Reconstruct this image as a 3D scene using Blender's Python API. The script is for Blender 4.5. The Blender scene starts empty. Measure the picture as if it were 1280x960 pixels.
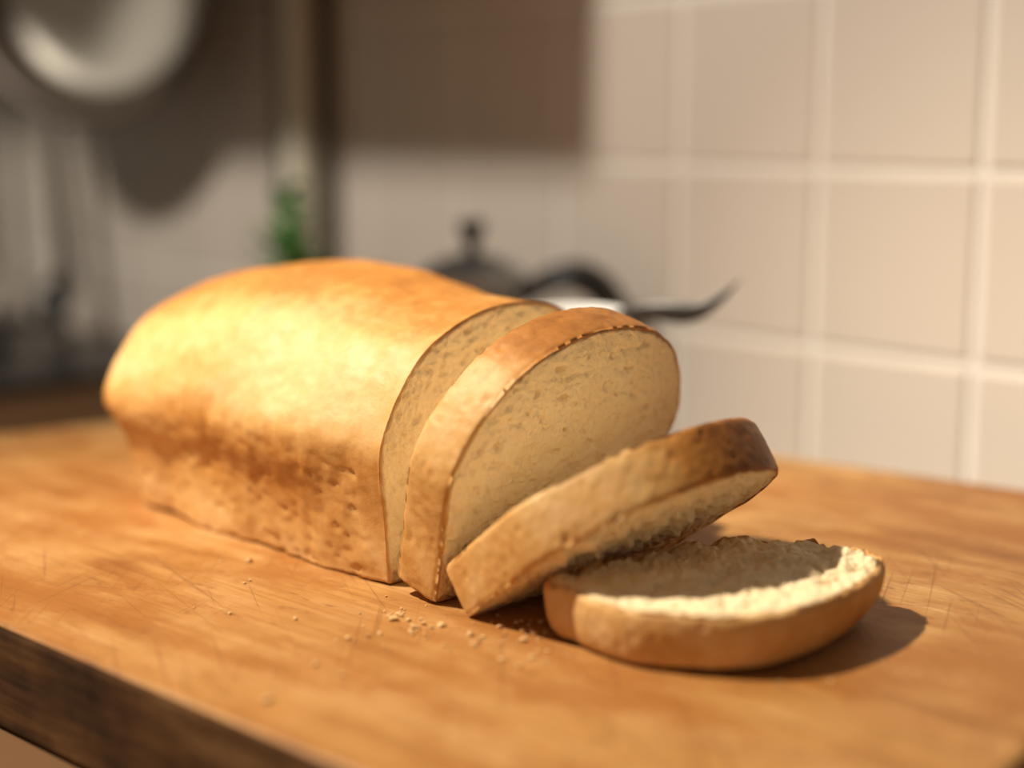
import bpy, bmesh, math, random
from mathutils import Vector, Matrix, noise
random.seed(7)
scene = bpy.context.scene
try:
    scene.view_settings.view_transform = 'Standard'
    scene.view_settings.look = 'None'
except Exception as e:
    print(e)

# ------------------------------------------------------------ helpers
def newmat(name):
    m = bpy.data.materials.new(name); m.use_nodes = True
    nt = m.node_tree
    return m, nt, nt.nodes['Principled BSDF']
def N(nt, t, **kw):
    n = nt.nodes.new(t)
    for k, v in kw.items(): setattr(n, k, v)
    return n
def mix(nt, fac, a, b, blend='MIX'):
    n = nt.nodes.new('ShaderNodeMix'); n.data_type = 'RGBA'; n.blend_type = blend
    for i, v in ((0, fac), (6, a), (7, b)):
        if hasattr(v, 'is_output'): nt.links.new(v, n.inputs[i])
        elif i == 0: n.inputs[0].default_value = v
        else: n.inputs[i].default_value = (*v, 1)
    return n.outputs[2]
def math_(nt, op, a, b=None, c=None, clamp=False):
    n = nt.nodes.new('ShaderNodeMath'); n.operation = op; n.use_clamp = clamp
    for i, v in enumerate((a, b, c)):
        if v is None: continue
        if hasattr(v, 'is_output'): nt.links.new(v, n.inputs[i])
        else: n.inputs[i].default_value = v
    return n.outputs[0]
def ramp(nt, fac, stops):
    n = nt.nodes.new('ShaderNodeValToRGB'); nt.links.new(fac, n.inputs[0])
    e = n.color_ramp.elements
    while len(e) < len(stops): e.new(0.5)
    for i, (p, c) in enumerate(stops):
        e[i].position = p; e[i].color = (*c, 1) if len(c) == 3 else c
    return n.outputs[0]
def coords(nt, scale=(1, 1, 1), rot=(0, 0, 0), loc=(0, 0, 0)):
    tc = nt.nodes.new('ShaderNodeTexCoord')
    m0 = nt.nodes.new('ShaderNodeMapping'); m0.inputs['Rotation'].default_value = rot
    mp = nt.nodes.new('ShaderNodeMapping'); mp.inputs['Scale'].default_value = scale
    mp.inputs['Location'].default_value = loc
    nt.links.new(tc.outputs['Object'], m0.inputs[0]); nt.links.new(m0.outputs[0], mp.inputs[0]); return mp.outputs[0]
def noisetex(nt, vec, scale, detail=4, rough=0.55):
    n = nt.nodes.new('ShaderNodeTexNoise'); n.inputs['Scale'].default_value = scale
    n.inputs['Detail'].default_value = detail; n.inputs['Roughness'].default_value = rough
    nt.links.new(vec, n.inputs['Vector']); return n.outputs['Fac']
def bump(nt, h, strength, dist, prev=None):
    n = nt.nodes.new('ShaderNodeBump'); n.inputs['Strength'].default_value = strength
    n.inputs['Distance'].default_value = dist; nt.links.new(h, n.inputs['Height'])
    if prev is not None: nt.links.new(prev, n.inputs['Normal'])
    return n.outputs[0]
def simple(name, col, rough=0.5, metal=0.0, var=0.12, scale=20, spec=0.5):
    m, nt, p = newmat(name)
    f = noisetex(nt, coords(nt), scale)
    c = mix(nt, f, tuple(x*(1-var) for x in col), tuple(min(1, x*(1+var)) for x in col))
    nt.links.new(c, p.inputs['Base Color'])
    p.inputs['Roughness'].default_value = rough; p.inputs['Metallic'].default_value = metal
    p.inputs['Specular IOR Level'].default_value = spec
    return m
def obj_from(name, verts, faces, mats, smooth=True, parent=None):
    me = bpy.data.meshes.new(name); me.from_pydata(verts, [], faces); me.update()
    o = bpy.data.objects.new(name, me); scene.collection.objects.link(o)
    for m in (mats if isinstance(mats, (list, tuple)) else [mats]): me.materials.append(m)
    if smooth: me.polygons.foreach_set('use_smooth', [True]*len(me.polygons))
    if parent: o.parent = parent
    return o
def empty(name, loc, rotz=0):
    e = bpy.data.objects.new(name, None); e.empty_display_size = 0.03
    e.location = loc; e.rotation_euler = (0, 0, rotz); scene.collection.objects.link(e); return e
def revolve(name, prof, mats, seg=48, parent=None, smooth=True, cap=True):
    vs, fs = [], []
    for r, z in prof:
        for i in range(seg):
            a = 2*math.pi*(i+0.5)/seg; vs.append((r*math.cos(a), r*math.sin(a), z))
    for j in range(len(prof)-1):
        for i in range(seg):
            k = (i+1) % seg; fs.append((j*seg+i, j*seg+k, (j+1)*seg+k, (j+1)*seg+i))
    if cap:
        fs.append(tuple(reversed(range(seg)))); n = (len(prof)-1)*seg; fs.append(tuple(range(n, n+seg)))
    return obj_from(name, vs, fs, mats, smooth, parent)
def tube(name, pts, radii, mat, seg=16, parent=None, flat=1.0, flatdir=None):
    P = [Vector(p) for p in pts]; vs, fs = [], []
    n = len(P)
    ref = Vector(flatdir) if flatdir else Vector((0.13, 0.2, 1)).normalized()
    for i in range(n):
        t = (P[min(i+1, n-1)]-P[max(i-1, 0)]).normalized()
        a = ref - t*ref.dot(t)
        if a.length < 1e-4: a = Vector((1, 0, 0)) - t*t.x
        a.normalize(); b = t.cross(a)
        r = radii[i] if isinstance(radii, (list, tuple)) else radii
        for k in range(seg):
            w = 2*math.pi*k/seg
            vs.append(tuple(P[i]+a*math.cos(w)*r+b*math.sin(w)*r*flat))
    for j in range(n-1):
        for i in range(seg):
            k = (i+1) % seg; fs.append((j*seg+i, j*seg+k, (j+1)*seg+k, (j+1)*seg+i))
    fs.append(tuple(reversed(range(seg)))); fs.append(tuple(range((n-1)*seg, n*seg)))
    return obj_from(name, vs, fs, mat, True, parent)
def catmull(pts, n, closed=True):
    P = [Vector(p) for p in pts]; m = len(P); dense = []
    segs = m if closed else m-1
    for i in range(segs):
        if closed: p0, p1, p2, p3 = P[i-1], P[i], P[(i+1) % m], P[(i+2) % m]
        else: p0, p1, p2, p3 = P[max(i-1, 0)], P[i], P[i+1], P[min(i+2, m-1)]
        for k in range(30):
            t = k/30
            dense.append(0.5*((2*p1)+(-p0+p2)*t+(2*p0-5*p1+4*p2-p3)*t*t+(-p0+3*p1-3*p2+p3)*t**3))
    if closed: dense.append(dense[0].copy())
    else: dense.append(P[-1])
    L = [0]
    for i in range(1, len(dense)): L.append(L[-1]+(dense[i]-dense[i-1]).length)
    out, j = [], 0
    cnt = n if closed else n-1
    for i in range(n):
        d = L[-1]*i/cnt
        while j < len(L)-2 and L[j+1] < d: j += 1
        s = (d-L[j])/max(L[j+1]-L[j], 1e-9)
        out.append(dense[j].lerp(dense[j+1], min(1, s)))
    return out
def sm(a, b, x):
    t = max(0, min(1, (x-a)/(b-a))); return t*t*(3-2*t)
def box(name, lo, hi, mat, parent=None, bev=0.0):
    bm = bmesh.new(); bmesh.ops.create_cube(bm, size=1)
    for v in bm.verts:
        v.co = Vector([(lo[i]+hi[i])/2+v.co[i]*(hi[i]-lo[i]) for i in range(3)])
    if bev: bmesh.ops.bevel(bm, geom=bm.edges[:], offset=bev, segments=2, affect='EDGES', profile=0.5)
    me = bpy.data.meshes.new(name); bm.to_mesh(me); bm.free()
    o = bpy.data.objects.new(name, me); scene.collection.objects.link(o); me.materials.append(mat)
    if parent: o.parent = parent
    return o

# ------------------------------------------------------------ frames
CZ = -0.045                       # counter height (board top is z=0)
W0 = Vector((0.1225, 1.09, 0)); WA = math.atan2(-0.714, 0.70)
WS = Vector((math.cos(WA), math.sin(WA), 0)); WN = Vector((-math.sin(WA), math.cos(WA), 0))*1.0
def wall_pt(s, d, z):            # s along wall, d out from wall, z height
    return W0+WS*s-WN*d+Vector((0, 0, z))

# ------------------------------------------------------------ bread material
def bread_material():
    m, nt, p = newmat('bread')
    tc = N(nt, 'ShaderNodeTexCoord').outputs['Object']
    ac = N(nt, 'ShaderNodeAttribute', attribute_name='crust').outputs['Fac']
    at = N(nt, 'ShaderNodeAttribute', attribute_name='toast_shade').outputs['Fac']
    n1 = noisetex(nt, tc, 20, 4, 0.6); n2 = noisetex(nt, tc, 130, 4, 0.6)
    t = math_(nt, 'ADD', at, math_(nt, 'MULTIPLY', math_(nt, 'SUBTRACT', n1, 0.5), 0.65))
    t = math_(nt, 'ADD', t, math_(nt, 'MULTIPLY', math_(nt, 'SUBTRACT', n2, 0.5), 0.5), clamp=True)
    crust = ramp(nt, t, [(0.0, (0.76, 0.50, 0.25)), (0.28, (0.66, 0.365, 0.125)), (0.58, (0.48, 0.20, 0.042)), (1.0, (0.20, 0.062, 0.011))])
    n3 = noisetex(nt, tc, 60, 5, 0.65)
    crumb = mix(nt, n3, (0.86, 0.645, 0.37), (0.95, 0.80, 0.56))
    vp = N(nt, 'ShaderNodeTexVoronoi'); vp.inputs['Scale'].default_value = 240; nt.links.new(tc, vp.inputs['Vector'])
    pore = ramp(nt, vp.outputs['Distance'], [(0.10, (0.78, 0.68, 0.54)), (0.32, (1, 1, 1))])
    pm = ramp(nt, noisetex(nt, tc, 95, 2, 0.5), [(0.44, (0, 0, 0)), (0.58, (1, 1, 1))])
    crumb = mix(nt, math_(nt, 'MULTIPLY', pm, 0.6), crumb, mix(nt, 1.0, crumb, pore, 'MULTIPLY'))
    col = mix(nt, ac, crumb, crust)
    nt.links.new(col, p.inputs['Base Color'])
    rg = math_(nt, 'MULTIPLY_ADD', ac, -0.35, 0.88); nt.links.new(rg, p.inputs['Roughness'])
    p.inputs['Specular IOR Level'].default_value = 0.33
    v = N(nt, 'ShaderNodeTexVoronoi'); v.inputs['Scale'].default_value = 330; nt.links.new(tc, v.inputs['Vector'])
    fine = noisetex(nt, tc, 420, 3, 0.6); mid = noisetex(nt, tc, 170, 3, 0.6)
    hcr = math_(nt, 'ADD', math_(nt, 'MULTIPLY', v.outputs['Distance'], 0.7), fine)
    hcr = math_(nt, 'ADD', hcr, math_(nt, 'MULTIPLY', mid, 0.9))
    inv = math_(nt, 'SUBTRACT', 1.0, ac)
    hcr = math_(nt, 'MULTIPLY', hcr, inv)
    b1 = bump(nt, hcr, 0.9, 0.0013)
    w = noisetex(nt, tc, 90, 4, 0.6); w2 = noisetex(nt, tc, 380, 3, 0.6)
    hc = math_(nt, 'MULTIPLY', math_(nt, 'ADD', math_(nt, 'MULTIPLY', w, 0.6), math_(nt, 'MULTIPLY', w2, 0.45)), ac)
    b2 = bump(nt, hc, 0.38, 0.0011, b1)
    nt.links.new(b2, p.inputs['Normal'])
    p.inputs['Subsurface Weight'].default_value = 0.15
    p.inputs['Subsurface Radius'].default_value = (0.006, 0.004, 0.0025)
    p.inputs['Subsurface Scale'].default_value = 0.5
    return m
BREAD = bread_material()

PROFILE = [(0.007, 0.000), (0.003, 0.005), (0.001, 0.030), (-0.001, 0.047), (0.000, 0.060), (0.008, 0.077), (0.022, 0.094), (0.040, 0.105),
           (0.063, 0.112), (0.087, 0.113), (0.108, 0.109), (0.126, 0.098), (0.137, 0.080), (0.140, 0.064), (0.136, 0.050),
           (0.133, 0.030), (0.130, 0.006), (0.125, 0.000), (0.095, 0.000), (0.065, 0.000), (0.035, 0.000)]

def bread_mesh(name, rows):
    n = len(rows[0][0]); vs = []; cr = []; to = []
    for co, c, t in rows: vs += [tuple(x) for x in co]; cr += c; to += t
    fs = []
    for j in range(len(rows)-1):
        for i in range(n):
            k = (i+1) % n; fs.append((j*n+i, j*n+k, (j+1)*n+k, (j+1)*n+i))
    fs.append(tuple(reversed(range(n)))); b = (len(rows)-1)*n; fs.append(tuple(range(b, b+n)))
    o = obj_from(name, vs, fs, BREAD)
    me = o.data
    for nm, d in (('crust', cr), ('toast_shade', to)):
        a = me.attributes.new(nm, 'FLOAT', 'POINT'); a.data.foreach_set('value', d)
    bm = bmesh.new(); bm.from_mesh(me); bmesh.ops.recalc_face_normals(bm, faces=bm.faces[:]); bm.to_mesh(me); bm.free()
    return o

def fn(v, s, seed=0): return noise.noise(Vector(v)*s+Vector((seed*13.1, seed*7.7, seed*3.3)))
def crumb_off(p, seed):
    o = 0.0009*fn(p, 60, seed)+0.0008*fn(p, 160, seed+1)+0.0007*fn(p, 420, seed+4)
    h = fn(p, 230, seed+2)
    if h > 0.22: o -= 0.0024*(h-0.22)/0.4
    return o
def toast_of(b, u, H=0.112):
    x = u/H
    t = 0.42-0.18*sm(0.42, 0.60, x)+0.50*sm(0.78, 0.98, x)
    t -= 0.10*(1-sm(0.0, 0.35, x))
    return t

def make_slice(name, outline, thick, seed, toast_shade=toast_of, nN=320, R=64, M=16, side_noise=0.0009, round_=0.0012, extra=None, side_extra=True):
    ol = catmull(outline, nN); c = sum(ol, Vector((0, 0)))/nN
    nor = []
    for i, p in enumerate(ol):
        t = (ol[(i+1) % nN]-ol[i-1]).normalized(); nor.append(Vector((-t.y, t.x)))
    if (ol[0]+nor[0]*0.01-c).length < (ol[0]-c).length: nor = [-q for q in nor]
    rows = []
    def face(z0, sgn, rs):
        out = []
        for r in rs:
            co, cc, tt = [], [], []
            for i, p in enumerate(ol):
                edge = (p-c).length
                q = c+(p-nor[i]*round_-c)*r
                d = (1-r)*edge
                pp = (q.x, q.y, z0)
                off = crumb_off(pp, seed+(5 if sgn < 0 else 0))*(sm(0, 0.004, d)*0.85+0.15)
                z = z0+sgn*off
                if extra: z += sgn*extra(q.x, q.y, sgn)*(1 if side_extra else sm(0.0, 0.006, d))
                j = 0.0006*fn(pp, 300, seed)*(1 if side_extra else 0.4)
                co.append(Vector((q.x+j, q.y+j, z)))
                cc.append(1-sm(0.0005, 0.0021+0.0012*fn(pp, 120, 3), d)); tt.append(toast_shade(p.x, p.y))
            out.append((co, cc, tt))
        return out
    rs = [0.015+0.985*(k/(R-1))**0.8 for k in range(R)]
    rows += face(0, 1, rs)
    for m in range(M+1):
        f = m/M; z = -thick*f
        rr = round_*(1-math.sin(math.pi*min(1, max(0, f)))**0.3) if 0 < f < 1 else round_
        co, cc, tt = [], [], []
        for i, p in enumerate(ol):
            pp = (p.x, p.y, z)
            d = side_noise*(0.8*fn(pp, 30, seed)+0.3*fn(pp, 120, seed+1))+0.0003*fn(pp, 330, seed+3)
            d -= 0.0008*max(0, fn(pp, 280, seed+8)-0.32)*2
            q = p+nor[i]*(d-rr)
            zz = z
            if extra and side_extra and m <= M//3: zz += extra(p.x, p.y, 1)*(1-m/(M/3))
            co.append(Vector((q.x, q.y, zz+0.0005*fn(pp, 90, seed)))); cc.append(1.0); tt.append(toast_shade(p.x, p.y))
        rows.append((co, cc, tt))
    rows += face(-thick, -1, list(reversed(rs)))
    return bread_mesh(name, rows)

def settle(o, M):
    zmin = min((M @ v.co).z for v in o.data.vertices)
    M.translation.z += 0.0002-zmin
    o.matrix_world = M
def place(o, P, A, phi):
    A = Vector((A[0], A[1], 0)).normalized(); B = Vector((-A.y, A.x, 0))
    Z = Vector((0, 0, 1)); U = A*math.sin(phi)+Z*math.cos(phi); Nn = A*math.cos(phi)-Z*math.sin(phi)
    M = Matrix((B, U, Nn)).transposed().to_4x4(); M.translation = Vector(P)
    settle(o, M)

# ------------------------------------------------------------ loaf
def make_loaf():
    nN = 340; ol = catmull(PROFILE, nN); c = Vector((0.067, 0.048)); rows = []
    R = 60; rs = [0.015+0.985*(k/(R-1))**0.8 for k in range(R)]
    for r in rs:
        co, cc, tt = [], [], []
        for p in ol:
            q = c+(p-c)*r; d = (1-r)*(p-c).length; pp = (q.x, q.y, 0.3)
            co.append(Vector((q.x, q.y, crumb_off(pp, 2)*(sm(0, 0.004, d)*.85+.15)-0.0005)))
            cc.append(1-sm(0.0006, 0.0026, d)); tt.append(toast_of(p.x, p.y))
        rows.append((co, cc, tt))
    L0, Rr, pw = 0.172, 0.052, 3.0
    st = [(l, 1.0) for l in [0.0008, 0.002]+[L0*k/78 for k in range(2, 78)]]
    for k in range(0, 61):
        t = (math.pi/2)*k/60*0.995
        st.append((L0+Rr*math.sin(t)**(2/pw), max(0.012, math.cos(t))**(2/pw)))
    for l, s in st:
        co, cc, tt = [], [], []
        f = l/0.222
        H = 1+0.085*sm(0, 0.5, f)-0.12*sm(0.55, 1, f)
        wid = 1+0.03*math.sin(math.pi*min(1, f))
        for i, p in enumerate(ol):
            b = c.x+(p.x-c.x)*wid*s
            u = p.y
            if u > 0.045: u = 0.045+(u-0.045)*((0.112*H-0.045)/(0.067))
            bulge = sm(0.03, 0.055, u)
            b += (bulge*0.004*sm(0.0, 0.6, f))*(-1 if p.x < c.x else 1)*s
            cu = 0.05
            u2 = cu+(u-cu)*s
            b += (1-sm(0.0, 0.05, u2))*0.002*sm(0.03, 0.4, f)*(1 if p.x < c.x else -1)*s
            ll = l+0.012*bulge*sm(0.4, 1, f)-0.006*(1-sm(0.0, 0.05, u2))*sm(0.8, 1, f)
            pp = (b, u2, -ll)
            nd = Vector((p.x-c.x, (p.y-cu), -0.3*sm(0.7, 1.0, f))).normalized()
            amp = sm(0, 0.02, l)
            d = 0.0034*fn(pp, 18, 1)+0.0012*fn(pp, 50, 2)+0.0004*fn(pp, 140, 3)+0.0003*fn(pp, 330, 4)
            low = (1-sm(0.045, 0.065, u2))
            d += low*0.0009*fn((pp[0], pp[1]*0.5, pp[2]*1.6), 90, 7)-low*0.0009*max(0, fn(pp, 240, 9)-0.2)*3
            d *= 0.25+0.75*amp
            v = Vector(pp)+nd*d
            if p.y < 0.004: v.y = max(v.y, 0.0002)
            co.append(v); cc.append(1.0)
            x = u2/(0.112*H)
            wob = 0.05*fn((b, 0, ll), 26, 12)
            t = 0.52-0.34*sm(0.44+wob, 0.60+wob, x)+0.46*sm(0.78, 0.96, x)*(0.75+0.25*sm(0.0, 0.5, f))+0.10*sm(0.80, 1, f)-0.26*(1-sm(0.05, 0.36, x))  # crust browning, plus shade painted in as a dark band below the overhang
            tt.append(t)
        rows.append((co, cc, tt))
    return bread_mesh('bread_loaf', rows)
A0 = (0.72, -0.69)
loaf = make_loaf(); place(loaf, (-0.0538, 0.597, 0.0004), A0, 0)

# ------------------------------------------------------------ slices
s1 = make_slice('bread_slice', PROFILE, 0.0240, 11, toast_shade=lambda b, u: toast_of(b, u)+0.1*sm(0.06, 0.11, b)*sm(.07, .1, u), side_noise=0.0007)
place(s1, (-0.0342, 0.5712, 0.0006), (0.715, -0.70), math.radians(15))
def torn2(x, y, sgn):
    if sgn < 0: return 0.0
    k = sm(0.02, 0.05, y)*(1-sm(0.08, 0.115, x))
    return k*(0.0040*max(-0.2, fn((x, y, 0.2), 110, 61))+0.003*fn((x, y, 0.5), 280, 62))
s2 = make_slice('bread_slice.001', [(b*0.86, u*0.92) for b, u in PROFILE], 0.0225, 23,
                toast_shade=lambda b, u: toast_of(b, u)*0.85+0.38*sm(0.035, 0.08, b), extra=torn2, side_noise=0.0004, side_extra=False)  # browner crust to the right, plus painted shadow of the upright slice
place(s2, (-0.0205, 0.5555, 0.0008), (0.690, -0.723), math.radians(53))

S3 = [(.0125, .545), (.0140, .533), (.0200, .527), (.026, .517), (.040, .503), (.059, .4955), (.080, .4925), (.100, .499), (.121, .516), (.137, .537),
      (.146, .557), (.142, .571), (.130, .578), (.118, .585), (.100, .590), (.080, .5885), (.062, .578), (.045, .564), (.028, .553)]
S3c = Vector((0.08, 0.545))
S3l = [(x-S3c.x, y-S3c.y) for x, y in S3]
def torn(x, y, sgn):
    if sgn < 0: return 0.0
    w = y-(-0.012+0.25*x+0.014*fn((x, y, 0), 60, 31)+0.006*fn((x, y, 0), 170, 30))
    k = 0.22+0.78*sm(-0.003, 0.004, w)
    return k*(0.0032*fn((x, y, 0.2), 100, 33)+0.0026*abs(fn((x, y, 0.4), 230, 35))+0.0010*fn((x, y, 0.7), 450, 36))
s3 = make_slice('bread_slice.002', S3l, 0.0200, 37, toast_shade=lambda b, u: 0.20+0.18*sm(0.0, 0.05, b), extra=torn, side_noise=0.0007, round_=0.0018)
for v in s3.data.vertices:
    dpt = min(1, max(0, -v.co.z/0.0200)); k = dpt*dpt*(0.035+0.09*sm(-0.02, 0.06, v.co.x))
    v.co.x -= v.co.x*k; v.co.y -= v.co.y*k
settle(s3, Matrix.Translation((S3c.x, S3c.y, 0.0223)) @ Matrix.Rotation(-math.radians(1.2), 4, 'Y'))

# ------------------------------------------------------------ crumbs
def crumbs():
    bm = bmesh.new()
    spots = [(-.036, .543, .014, 20), (-.014, .536, .018, 40), (.004, .530, .016, 24), (-.07, .53, .03, 14), (.105, .475, .025, 6), (.15, .49, .02, 5),
             (.02, .512, .010, 6), (-.03, .48, .05, 8), (.10, .64, .04, 8), (-.045, .563, .008, 14), (-.12, .60, .04, 6)]
    for x, y, r, n in spots:
        for _ in range(n):
            px = x+random.gauss(0, r*.7); py = y+random.gauss(0, r*.7); s = random.choice((.0003, .0004, .0005, .0005, .0007, .0009, .0012))
            res = bmesh.ops.create_icosphere(bm, subdivisions=2, radius=s)
            sx, sy = random.uniform(.8, 1.6), random.uniform(.8, 1.4); o = random.random()*50
            for v in res['verts']:
                j = 1+0.7*noise.noise(v.co*(0.9/s)+Vector((o, o, 0)))
                v.co = Vector((v.co.x*sx*j, v.co.y*sy*j, v.co.z*.8*j))+Vector((px, py, s*.7))
    me = bpy.data.meshes.new('bread_crumbs'); bm.to_mesh(me); bm.free()
    o = bpy.data.objects.new('bread_crumbs', me); scene.collection.objects.link(o)
    me.materials.append(simple('crumb_mat', (0.68, 0.42, 0.19), 0.85, 0, 0.35, 300))
crumbs()

# ------------------------------------------------------------ cutting board
def wood(name, c_light, c_mid, c_dark, side=False):
    m, nt, p = newmat(name)
    v = coords(nt, (1.0, 9, 9)); v1 = coords(nt); vs = coords(nt, (2.5, 60, 60))
    g = noisetex(nt, v, 7, 6, 0.6); pa = noisetex(nt, v1, 7, 5, 0.62); fi = noisetex(nt, vs, 8, 4, 0.6)
    t = math_(nt, 'ADD', math_(nt, 'MULTIPLY', g, 0.45), math_(nt, 'MULTIPLY', pa, 0.55))
    col = ramp(nt, t, [(0.38, c_dark), (0.48, c_mid), (0.60, c_light)])
    f2 = ramp(nt, fi, [(0.35, (0.66, 0.58, 0.5)), (0.6, (1, 1, 1))])
    col = mix(nt, 0.5, col, f2, 'MULTIPLY')
    if not side:
        sx = N(nt, 'ShaderNodeSeparateXYZ'); nt.links.new(v1, sx.inputs[0])
        st = math_(nt, 'FLOOR', math_(nt, 'MULTIPLY', sx.outputs[1], 9.5))
        wn = N(nt, 'ShaderNodeTexWhiteNoise', noise_dimensions='1D'); nt.links.new(st, wn.inputs['W'])
        tint = ramp(nt, wn.outputs['Value'], [(0, (0.82, 0.74, 0.68)), (1, (1, 1, 1))])
        col = mix(nt, 0.8, col, tint, 'MULTIPLY')
        stn = noisetex(nt, coords(nt, (1, 1.8, 1), loc=(3.3, 1, 0)), 9, 7, 0.7)
        col = mix(nt, math_(nt, 'MULTIPLY', ramp(nt, stn, [(0.44, (0, 0, 0)), (0.58, (1, 1, 1))]), 0.8), col, (0.32, 0.115, 0.022))
        sp = noisetex(nt, coords(nt, (1, 2.5, 1), loc=(1, 2, 0)), 75, 3, 0.6)
        col = mix(nt, math_(nt, 'MULTIPLY', ramp(nt, sp, [(0.60, (0, 0, 0)), (0.72, (1, 1, 1))]), 0.55), col, (0.18, 0.07, 0.02))
        hb = None
        for k, (rz, th) in enumerate(((0.55, .65), (-0.45, .66), (1.2, .655), (0.85, .645), (0.3, .655))):
            vv = coords(nt, (7, 330, 1), (0, 0, rz), (k*3.1, k*1.7, 0))
            s = noisetex(nt, vv, 1.0, 1, 0.4)
            msk = noisetex(nt, coords(nt, loc=(k*2, 5, 0)), 10, 2, 0.5)
            sc = math_(nt, 'MULTIPLY', ramp(nt, s, [(th, (0, 0, 0)), (th+.06, (1, 1, 1))]), ramp(nt, msk, [(0.46, (0, 0, 0)), (0.56, (1, 1, 1))]))
            col = mix(nt, math_(nt, 'MULTIPLY', sc, 0.36), col, (0.20, 0.075, 0.02))
            hb = sc if hb is None else math_(nt, 'ADD', hb, sc)
        b0 = bump(nt, math_(nt, 'MULTIPLY', hb, -1.0), 0.3, 0.0005)
        b = bump(nt, fi, 0.3, 0.0006, b0)
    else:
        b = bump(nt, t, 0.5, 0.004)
    nt.links.new(col, p.inputs['Base Color']); nt.links.new(b, p.inputs['Normal'])
    r = math_(nt, 'MULTIPLY_ADD', pa, 0.3, 0.38); nt.links.new(r, p.inputs['Roughness'])
    p.inputs['Specular IOR Level'].default_value = 0.3
    return m
def board():
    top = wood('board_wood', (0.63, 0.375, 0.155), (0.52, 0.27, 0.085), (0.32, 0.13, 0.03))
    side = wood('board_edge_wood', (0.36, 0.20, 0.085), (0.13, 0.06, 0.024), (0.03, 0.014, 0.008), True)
    C = [Vector(c) for c in ((-.494, .813), (.067, .315), (.371, .698), (-.111, 1.048))]
    ang = math.radians(-41); cen = sum(C, Vector((0, 0)))/4
    Rm = Matrix.Rotation(-ang, 2); L = [Rm @ (c-cen) for c in C]
    pts = []
    for i, p in enumerate(L):
        a = (L[i-1]-p).normalized(); b = (L[(i+1) % 4]-p).normalized(); r = 0.022
        p0 = p+a*r; p2 = p+b*r
        for k in range(9):
            t = k/8; pts.append(p0*(1-t)**2+p*2*t*(1-t)+p2*t*t)
    n = len(pts); th = 0.045
    vs = []; prof = [(0.004, 0.0), (0.0012, -0.0011), (0, -0.004), (0, -th+0.003), (0.003, -th)]
    c0 = sum(pts, Vector((0, 0)))/n
    for ins, z in prof:
        for p in pts:
            d = (p-c0).normalized(); q = p-d*ins; vs.append((q.x, q.y, z))
    fs = [tuple(range(n))]
    for j in range(len(prof)-1):
        for i in range(n):
            k = (i+1) % n; fs.append((j*n+i, (j+1)*n+i, (j+1)*n+k, j*n+k))
    fs.append(tuple(reversed(range((len(prof)-1)*n, len(prof)*n))))
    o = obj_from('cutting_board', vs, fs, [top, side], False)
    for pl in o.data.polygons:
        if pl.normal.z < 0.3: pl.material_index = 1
    o.location = (cen.x, cen.y, 0); o.rotation_euler = (0, 0, ang)
board()

# ------------------------------------------------------------ counter, wall, shadow cabinet
def wall_box(name, s0, s1, d0, d1, z0, z1, mat, bev=0.0):
    o = box(name, (s0, -d1, z0), (s1, -d0, z1), mat, None, bev)
    o.location = W0; o.rotation_euler = (0, 0, WA); return o
wall_box('kitchen_counter', -2.6, 1.1, 0.0, 0.78, CZ-0.04, CZ, simple('counter_mat', (0.13, 0.065, 0.028), 0.75, 0, 0.3, 9, 0.15), 0.003)
wall_box('base_cabinet', -2.6, 1.1, 0.0, 0.74, -0.92, CZ-0.04, simple('base_cabinet_paint', (0.30, 0.24, 0.18), 0.6), 0.003)
wall_box('floor', -2.6, 1.4, 0.0, 3.2, -0.96, -0.92, simple('floor_mat', (0.22, 0.15, 0.09), 0.6, 0, 0.3, 6))

def tile_wall():
    bm = bmesh.new(); T = 0.12; g = 0.0055
    tile, nt, p = newmat('tile_glaze')
    f = noisetex(nt, coords(nt), 5, 3)
    nt.links.new(mix(nt, f, (0.69, 0.605, 0.515), (0.76, 0.675, 0.585)), p.inputs['Base Color'])
    p.inputs['Roughness'].default_value = 0.42
    grout = simple('grout_mat', (0.88, 0.83, 0.75), 0.8, 0, 0.08, 30)
    def q(a, b, c, d, mi):
        fc = bm.faces.new([bm.verts.new(x) for x in (a, b, c, d)]); fc.material_index = mi
    q((-2.64, 0, -0.92), (1.2, 0, -0.92), (1.2, 0, 1.4), (-2.64, 0, 1.4), 1)
    for i in range(-22, 10):
        for j in range(-2, 11):
            x0 = i*T+g/2; x1 = (i+1)*T-g/2; z0 = max(0.043+j*T+g/2, CZ+.001); z1 = 0.043+(j+1)*T-g/2
            if z1 < CZ+0.01: continue
            h = 0.003; e = 0.002
            a = [(x0, 0, z0), (x1, 0, z0), (x1, 0, z1), (x0, 0, z1)]
            b = [(x0+e, -h, z0+e), (x1-e, -h, z0+e), (x1-e, -h, z1-e), (x0+e, -h, z1-e)]
            A = [bm.verts.new(v) for v in a]; B = [bm.verts.new(v) for v in b]
            bm.faces.new(B)
            for k in range(4): bm.faces.new((A[k], A[(k+1) % 4], B[(k+1) % 4], B[k]))
    me = bpy.data.meshes.new('wall_back'); bm.to_mesh(me); bm.free()
    me.materials.append(tile); me.materials.append(grout)
    o = bpy.data.objects.new('wall_back', me); scene.collection.objects.link(o)
    o.location = W0; o.rotation_euler = (0, 0, WA)
tile_wall()
cabm = simple('shadow_cabinet_paint', (0.32, 0.29, 0.24), 0.5)
wall_box('shadow_cabinet', -0.50, -0.085, 0.004, 0.30, 0.37, 1.1, cabm, 0.003)  # unseen; added to cast the shadow over the upper left tiles

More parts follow.
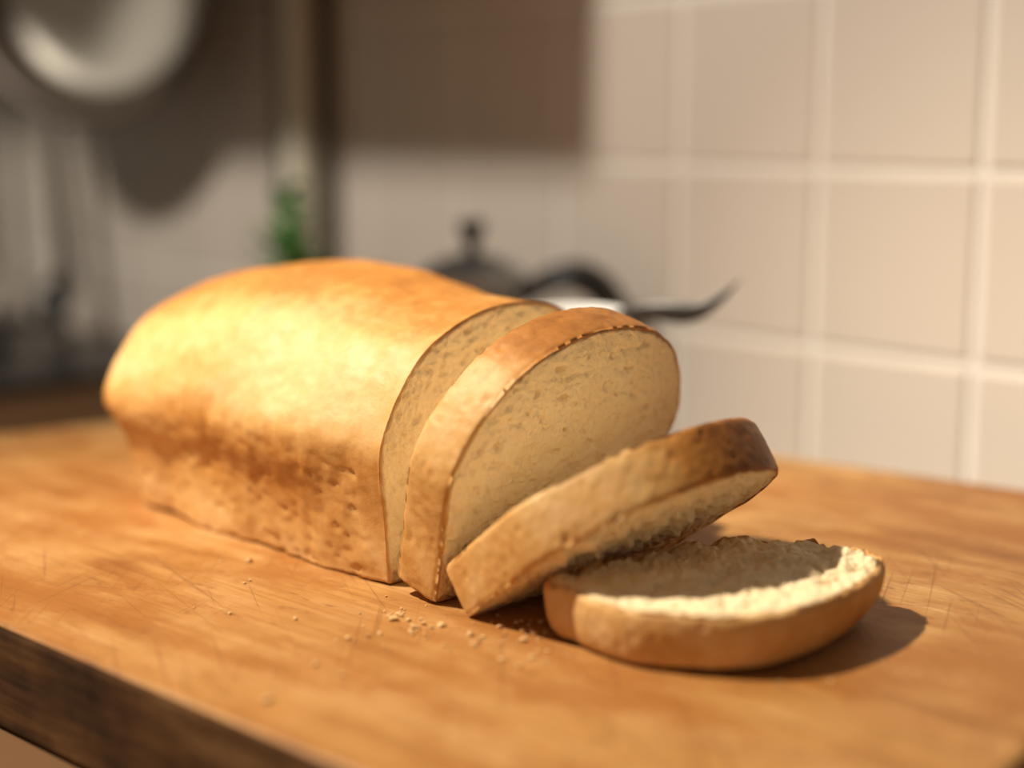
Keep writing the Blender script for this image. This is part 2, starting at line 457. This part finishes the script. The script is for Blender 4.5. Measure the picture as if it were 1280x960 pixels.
steel = simple('steel_brushed', (0.42, 0.38, 0.33), 0.35, 0.9, 0.15, 40)
dark = simple('black_plastic', (0.012, 0.011, 0.010), 0.35)
hood = empty('shadow_hood', W0, WA)  # unseen hood, added and sized to shade the wall around the pan
hm = simple('shadow_hood_steel', (0.35, 0.32, 0.28), 0.4, 0.7)
box('lip', (-1.42, -0.50, 0.53), (-0.515, -0.004, 0.57), hm, hood, 0.003)
obj_from('canopy', [(-1.42, -0.50, 0.57), (-0.515, -0.50, 0.57), (-0.515, -0.004, 0.57), (-1.42, -0.004, 0.57),
                    (-1.12, -0.30, 0.76), (-0.82, -0.30, 0.76), (-0.82, -0.004, 0.76), (-1.12, -0.004, 0.76)],
         [(0, 1, 5, 4), (1, 2, 6, 5), (2, 3, 7, 6), (3, 0, 4, 7), (4, 5, 6, 7), (3, 2, 1, 0)], hm, False, hood)
box('chimney', (-1.11, -0.29, 0.76), (-0.83, -0.004, 1.2), hm, hood, 0.002)

con = empty('wall_conduit', W0, WA)
box('conduit_body', (-0.452, -0.028, CZ), (-0.424, -0.003, 0.368), simple('conduit_cream', (0.86, 0.79, 0.63), 0.5), con, 0.003)
tube('cable_1', [(-0.474, -0.012, z) for z in (CZ, 0.1, 0.2, 0.368)], 0.006, simple('cable_green', (0.05, 0.06, 0.035), 0.5), parent=con)
tube('cable_2', [(-0.402, -0.014, z) for z in (CZ, 0.1, 0.2, 0.368)], 0.007, simple('cable_dark', (0.055, 0.048, 0.036), 0.5), parent=con)

pan = empty('frying_pan', (0, 0, 0))
ppan = revolve('pan_body', [(0.001, 0.0), (0.09, 0.0), (0.112, 0.006), (0.128, 0.03), (0.137, 0.040), (0.146, 0.041), (0.146, 0.037), (0.134, 0.030), (0.118, -0.002), (0.095, -0.006), (0.001, -0.006)],
        [simple('pan_inner', (0.66, 0.61, 0.52), 0.42, 0.6, 0.1, 10), simple('pan_rim', (0.12, 0.09, 0.068), 0.4, 0.3)], 64, pan)
for pl in ppan.data.polygons:
    c = pl.center; r = math.hypot(c.x, c.y)
    if r > 0.112 or c.z < -0.001: pl.material_index = 1
tube('pan_handle', [(0, 0.13, 0.034), (0, 0.155, 0.03), (0, 0.168, 0.01), (0, 0.172, -0.03)], [0.010, 0.010, 0.010, 0.009], dark, parent=pan, flat=1.4)
M = Matrix.Translation(wall_pt(-0.655, 0.09, 0.338)) @ Matrix.Rotation(WA+math.radians(27), 4, 'Z') @ Matrix.Rotation(math.radians(90), 4, 'X')
pan.matrix_world = M

def ladle(name, s, lean):
    e = empty(name, wall_pt(s, 0.06, 0.0), WA)
    tube('handle', [(lean*-0.03, 0, 0.31), (0, 0, 0.17), (lean*0.02, 0, 0.02)], [0.008, 0.010, 0.011], simple('handle_grey', (0.18, 0.155, 0.12), 0.4, 0.3), parent=e)
    sp = revolve('bowl', [(0.001, -0.012), (0.014, -0.010), (0.024, 0.0), (0.027, 0.012), (0.025, 0.012), (0.021, 0.001), (0.001, -0.008)], dark, 32, e)
    sp.location = (lean*0.022, -0.014, 0.003); sp.rotation_euler = (math.radians(60), 0, 0)
    return e
ladle('soup_ladle', -0.83, 1); ladle('soup_ladle.001', -1.02, 0.3)
tube('utensil_rail', [tuple(wall_pt(s, 0.043, 0.300)) for s in (-1.5, -1.1, -0.95, -0.80)], 0.005, steel)

# cooktop
hob = empty('cooktop', wall_pt(-0.98, 0.33, CZ), WA)
box('glass', (-0.44, -0.27, 0.0), (0.44, 0.27, 0.012), simple('hob_black', (0.02, 0.018, 0.016), 0.3), hob, 0.003)
iron = simple('burner_iron', (0.03, 0.028, 0.025), 0.5, 0.5)
for i, (x, y) in enumerate(((-0.2, 0.12), (0.22, 0.12), (-0.2, -0.13), (0.22, -0.13))):
    r = revolve('burner_%d' % (i+1), [(0.001, 0.012), (0.045, 0.012), (0.05, 0.016), (0.045, 0.026), (0.03, 0.028), (0.001, 0.026)], iron, 40, hob)
    r.location = (x, y, 0)
    for k in range(4):
        a = k*math.pi/2+math.pi/4; ca, sa = math.cos(a), math.sin(a)
        tube('grate_%d_%d' % (i+1, k+1), [(x+.11*ca, y+.11*sa, .012), (x+.11*ca, y+.11*sa, .040), (x+.03*ca, y+.03*sa, .042)], 0.005, iron, 8, hob)

# herb plant
herb = empty('potted_herb', wall_pt(-0.335, 0.11, CZ))
revolve('pot', [(0.02, 0.0), (0.026, 0.002), (0.034, 0.075), (0.037, 0.078), (0.037, 0.088), (0.033, 0.088), (0.031, 0.078), (0.001, 0.076)], simple('terracotta', (0.45, 0.2, 0.1), 0.8), 40, herb)
green = simple('leaf_green', (0.07, 0.34, 0.03), 0.5, 0, 0.35, 60)
vs, fs = [], []
for k in range(46):
    a = random.uniform(0, 6.28); h = random.uniform(0.10, 0.185); rr = random.uniform(0.0, 0.014); L = random.uniform(0.018, 0.028); W = L*0.4
    if h > .15: rr *= .4; L *= .8
    c = Vector((rr*math.cos(a)+0.003, rr*math.sin(a), h)); d = Vector((math.cos(a)*.6, math.sin(a)*.6, random.uniform(.1, .9))).normalized()
    s = d.cross(Vector((0, 0, 1))).normalized(); up = s.cross(d)
    b0 = len(vs)
    for f, w in ((0, 0), (.25, .8), (.55, 1), (.8, .6), (1, 0)):
        for sg in (-1, 0, 1): vs.append(tuple(c+d*L*f+s*W*w*sg-up*(0.002*abs(sg)+L*0.25*f*f)))
    for r in range(4):
        for q in range(2):
            i0 = b0+r*3+q; fs.append((i0, i0+1, i0+4, i0+3))
obj_from('leaves', vs, fs, green, True, herb)
for k in range(5):
    a = k*1.3; tube('stem_%d' % (k+1), [(0.01*math.cos(a), .01*math.sin(a), .076), (.007*math.cos(a), .007*math.sin(a), .12), (.003*math.cos(a), .003*math.sin(a), .185-.01*k)], 0.0018, green, 8, herb)

# moka pot
alu = simple('moka_aluminium', (0.26, 0.27, 0.27), 0.3, 0.85, 0.1, 30)
moka = empty('moka_pot', (-0.030, 1.105, CZ), math.radians(-12))
revolve('boiler', [(0.040, 0.0), (0.043, 0.003), (0.043, 0.028), (0.036, 0.058), (0.033, 0.062)], alu, 8, moka, False)
revolve('collar', [(0.034, 0.058), (0.036, 0.060), (0.036, 0.068), (0.033, 0.070)], alu, 40, moka)
revolve('upper_chamber', [(0.028, 0.068), (0.030, 0.072), (0.041, 0.122), (0.0415, 0.124), (0.0395, 0.1245)], alu, 8, moka, False)
revolve('lid', [(0.043, 0.1235), (0.043, 0.1265), (0.034, 0.134), (0.018, 0.141), (0.008, 0.143)], alu, 8, moka, False)
revolve('lid_knob', [(0.005, 0.141), (0.0055, 0.148), (0.006, 0.152), (0.010, 0.160), (0.0105, 0.166), (0.008, 0.168)], dark, 24, moka)
obj_from('spout', [(-0.036, -0.012, 0.121), (-0.036, 0.012, 0.121), (-0.056, 0, 0.126), (-0.033, -0.008, 0.09), (-0.033, 0.008, 0.09), (-0.034, 0, 0.085)],
         [(0, 2, 3), (2, 1, 4), (3, 2, 4), (3, 4, 5), (0, 1, 2), (0, 3, 5, 4, 1)], alu, False, moka)
hp = catmull([(0.038, 0, 0.110), (0.054, 0, 0.122), (0.078, 0, 0.128), (0.100, 0, 0.116), (0.112, 0, 0.086), (0.113, 0, 0.045)], 24, False)
tube('handle', [tuple(p) for p in hp], [0.007+0.005*min(1, i/8) for i in range(24)], dark, 14, moka, 0.9)

# white cup with butter knife leaning in it
china = simple('white_china', (0.86, 0.85, 0.82), 0.2, 0, 0.02)
cup = empty('white_cup', (0.036, 0.85, 0.0))
revolve('cup_body', [(0.019, 0.0), (0.022, 0.001), (0.023, 0.006), (0.028, 0.03), (0.0305, 0.085), (0.0298, 0.0865), (0.0285, 0.085), (0.026, 0.03), (0.020, 0.008), (0.001, 0.007)], china, 56, cup)
hpc = catmull([(-0.028, 0.008, 0.072), (-0.045, 0.016, 0.070), (-0.050, 0.018, 0.048), (-0.040, 0.013, 0.030), (-0.025, 0.006, 0.028)], 20, False)
tube('cup_handle', [tuple(p) for p in hpc], 0.004, china, 12, cup)
knife = empty('butter_knife', (0, 0, 0))
pts = catmull([(0.025, 0.858, 0.045), (0.044, 0.843, 0.072), (0.066, 0.826, 0.0885), (0.098, 0.810, 0.090), (0.113, 0.804, 0.098), (0.1250, 0.80, 0.1105)], 40, False)
rad = []
for i in range(40):
    f = i/39
    r = 0.0024 if f < 0.45 else 0.0024+0.0036*sm(0.45, 0.70, f)
    if f > 0.72: r = 0.0060*max(0.02, (1-(f-0.72)/0.28))**1.1
    rad.append(r)
tube('blade_and_handle', [tuple(p) for p in pts], rad, simple('knife_steel', (0.05, 0.047, 0.044), 0.35, 0.6), 16, knife, 0.25, (0.1, 0.0, 1))

# ------------------------------------------------------------ lights
def aim(o, tgt):
    d = Vector(tgt)-o.location; o.rotation_euler = d.to_track_quat('-Z', 'Y').to_euler()
def spot(name, loc, tgt, energy, ang, blend, rad, col):
    l = bpy.data.lights.new(name, 'SPOT'); l.energy = energy; l.spot_size = math.radians(ang); l.spot_blend = blend
    l.shadow_soft_size = rad; l.color = col
    o = bpy.data.objects.new(name, l); scene.collection.objects.link(o); o.location = loc; aim(o, tgt); return o
spot('counter_lamp', (-0.72, 0.62, 1.15), (0.04, 0.52, 0), 130, 50, 0.85, 0.024, (1.0, 0.885, 0.69))
spot('wall_fill_light', wall_pt(-0.10, 1.6, 1.32), (-0.15, 1.37, 0.42), 95, 56, 0.35, 0.09, (1.0, 0.92, 0.81))  # added fill light for the tiled wall; no such fixture exists
w = bpy.data.worlds.new('World'); scene.world = w; w.use_nodes = True
bg = w.node_tree.nodes['Background']; bg.inputs[0].default_value = (1.0, 0.86, 0.69, 1); bg.inputs[1].default_value = 0.165

# ------------------------------------------------------------ camera
cam = bpy.data.cameras.new('camera'); co = bpy.data.objects.new('camera', cam); scene.collection.objects.link(co)
co.location = (0, 0, 0.19); co.rotation_euler = (math.radians(90-9.8), 0, 0)
cam.sensor_width = 36; cam.lens = 1850/1280*36; cam.clip_start = 0.02
cam.dof.use_dof = True; cam.dof.focus_distance = 0.61; cam.dof.aperture_fstop = 2.1
scene.camera = co
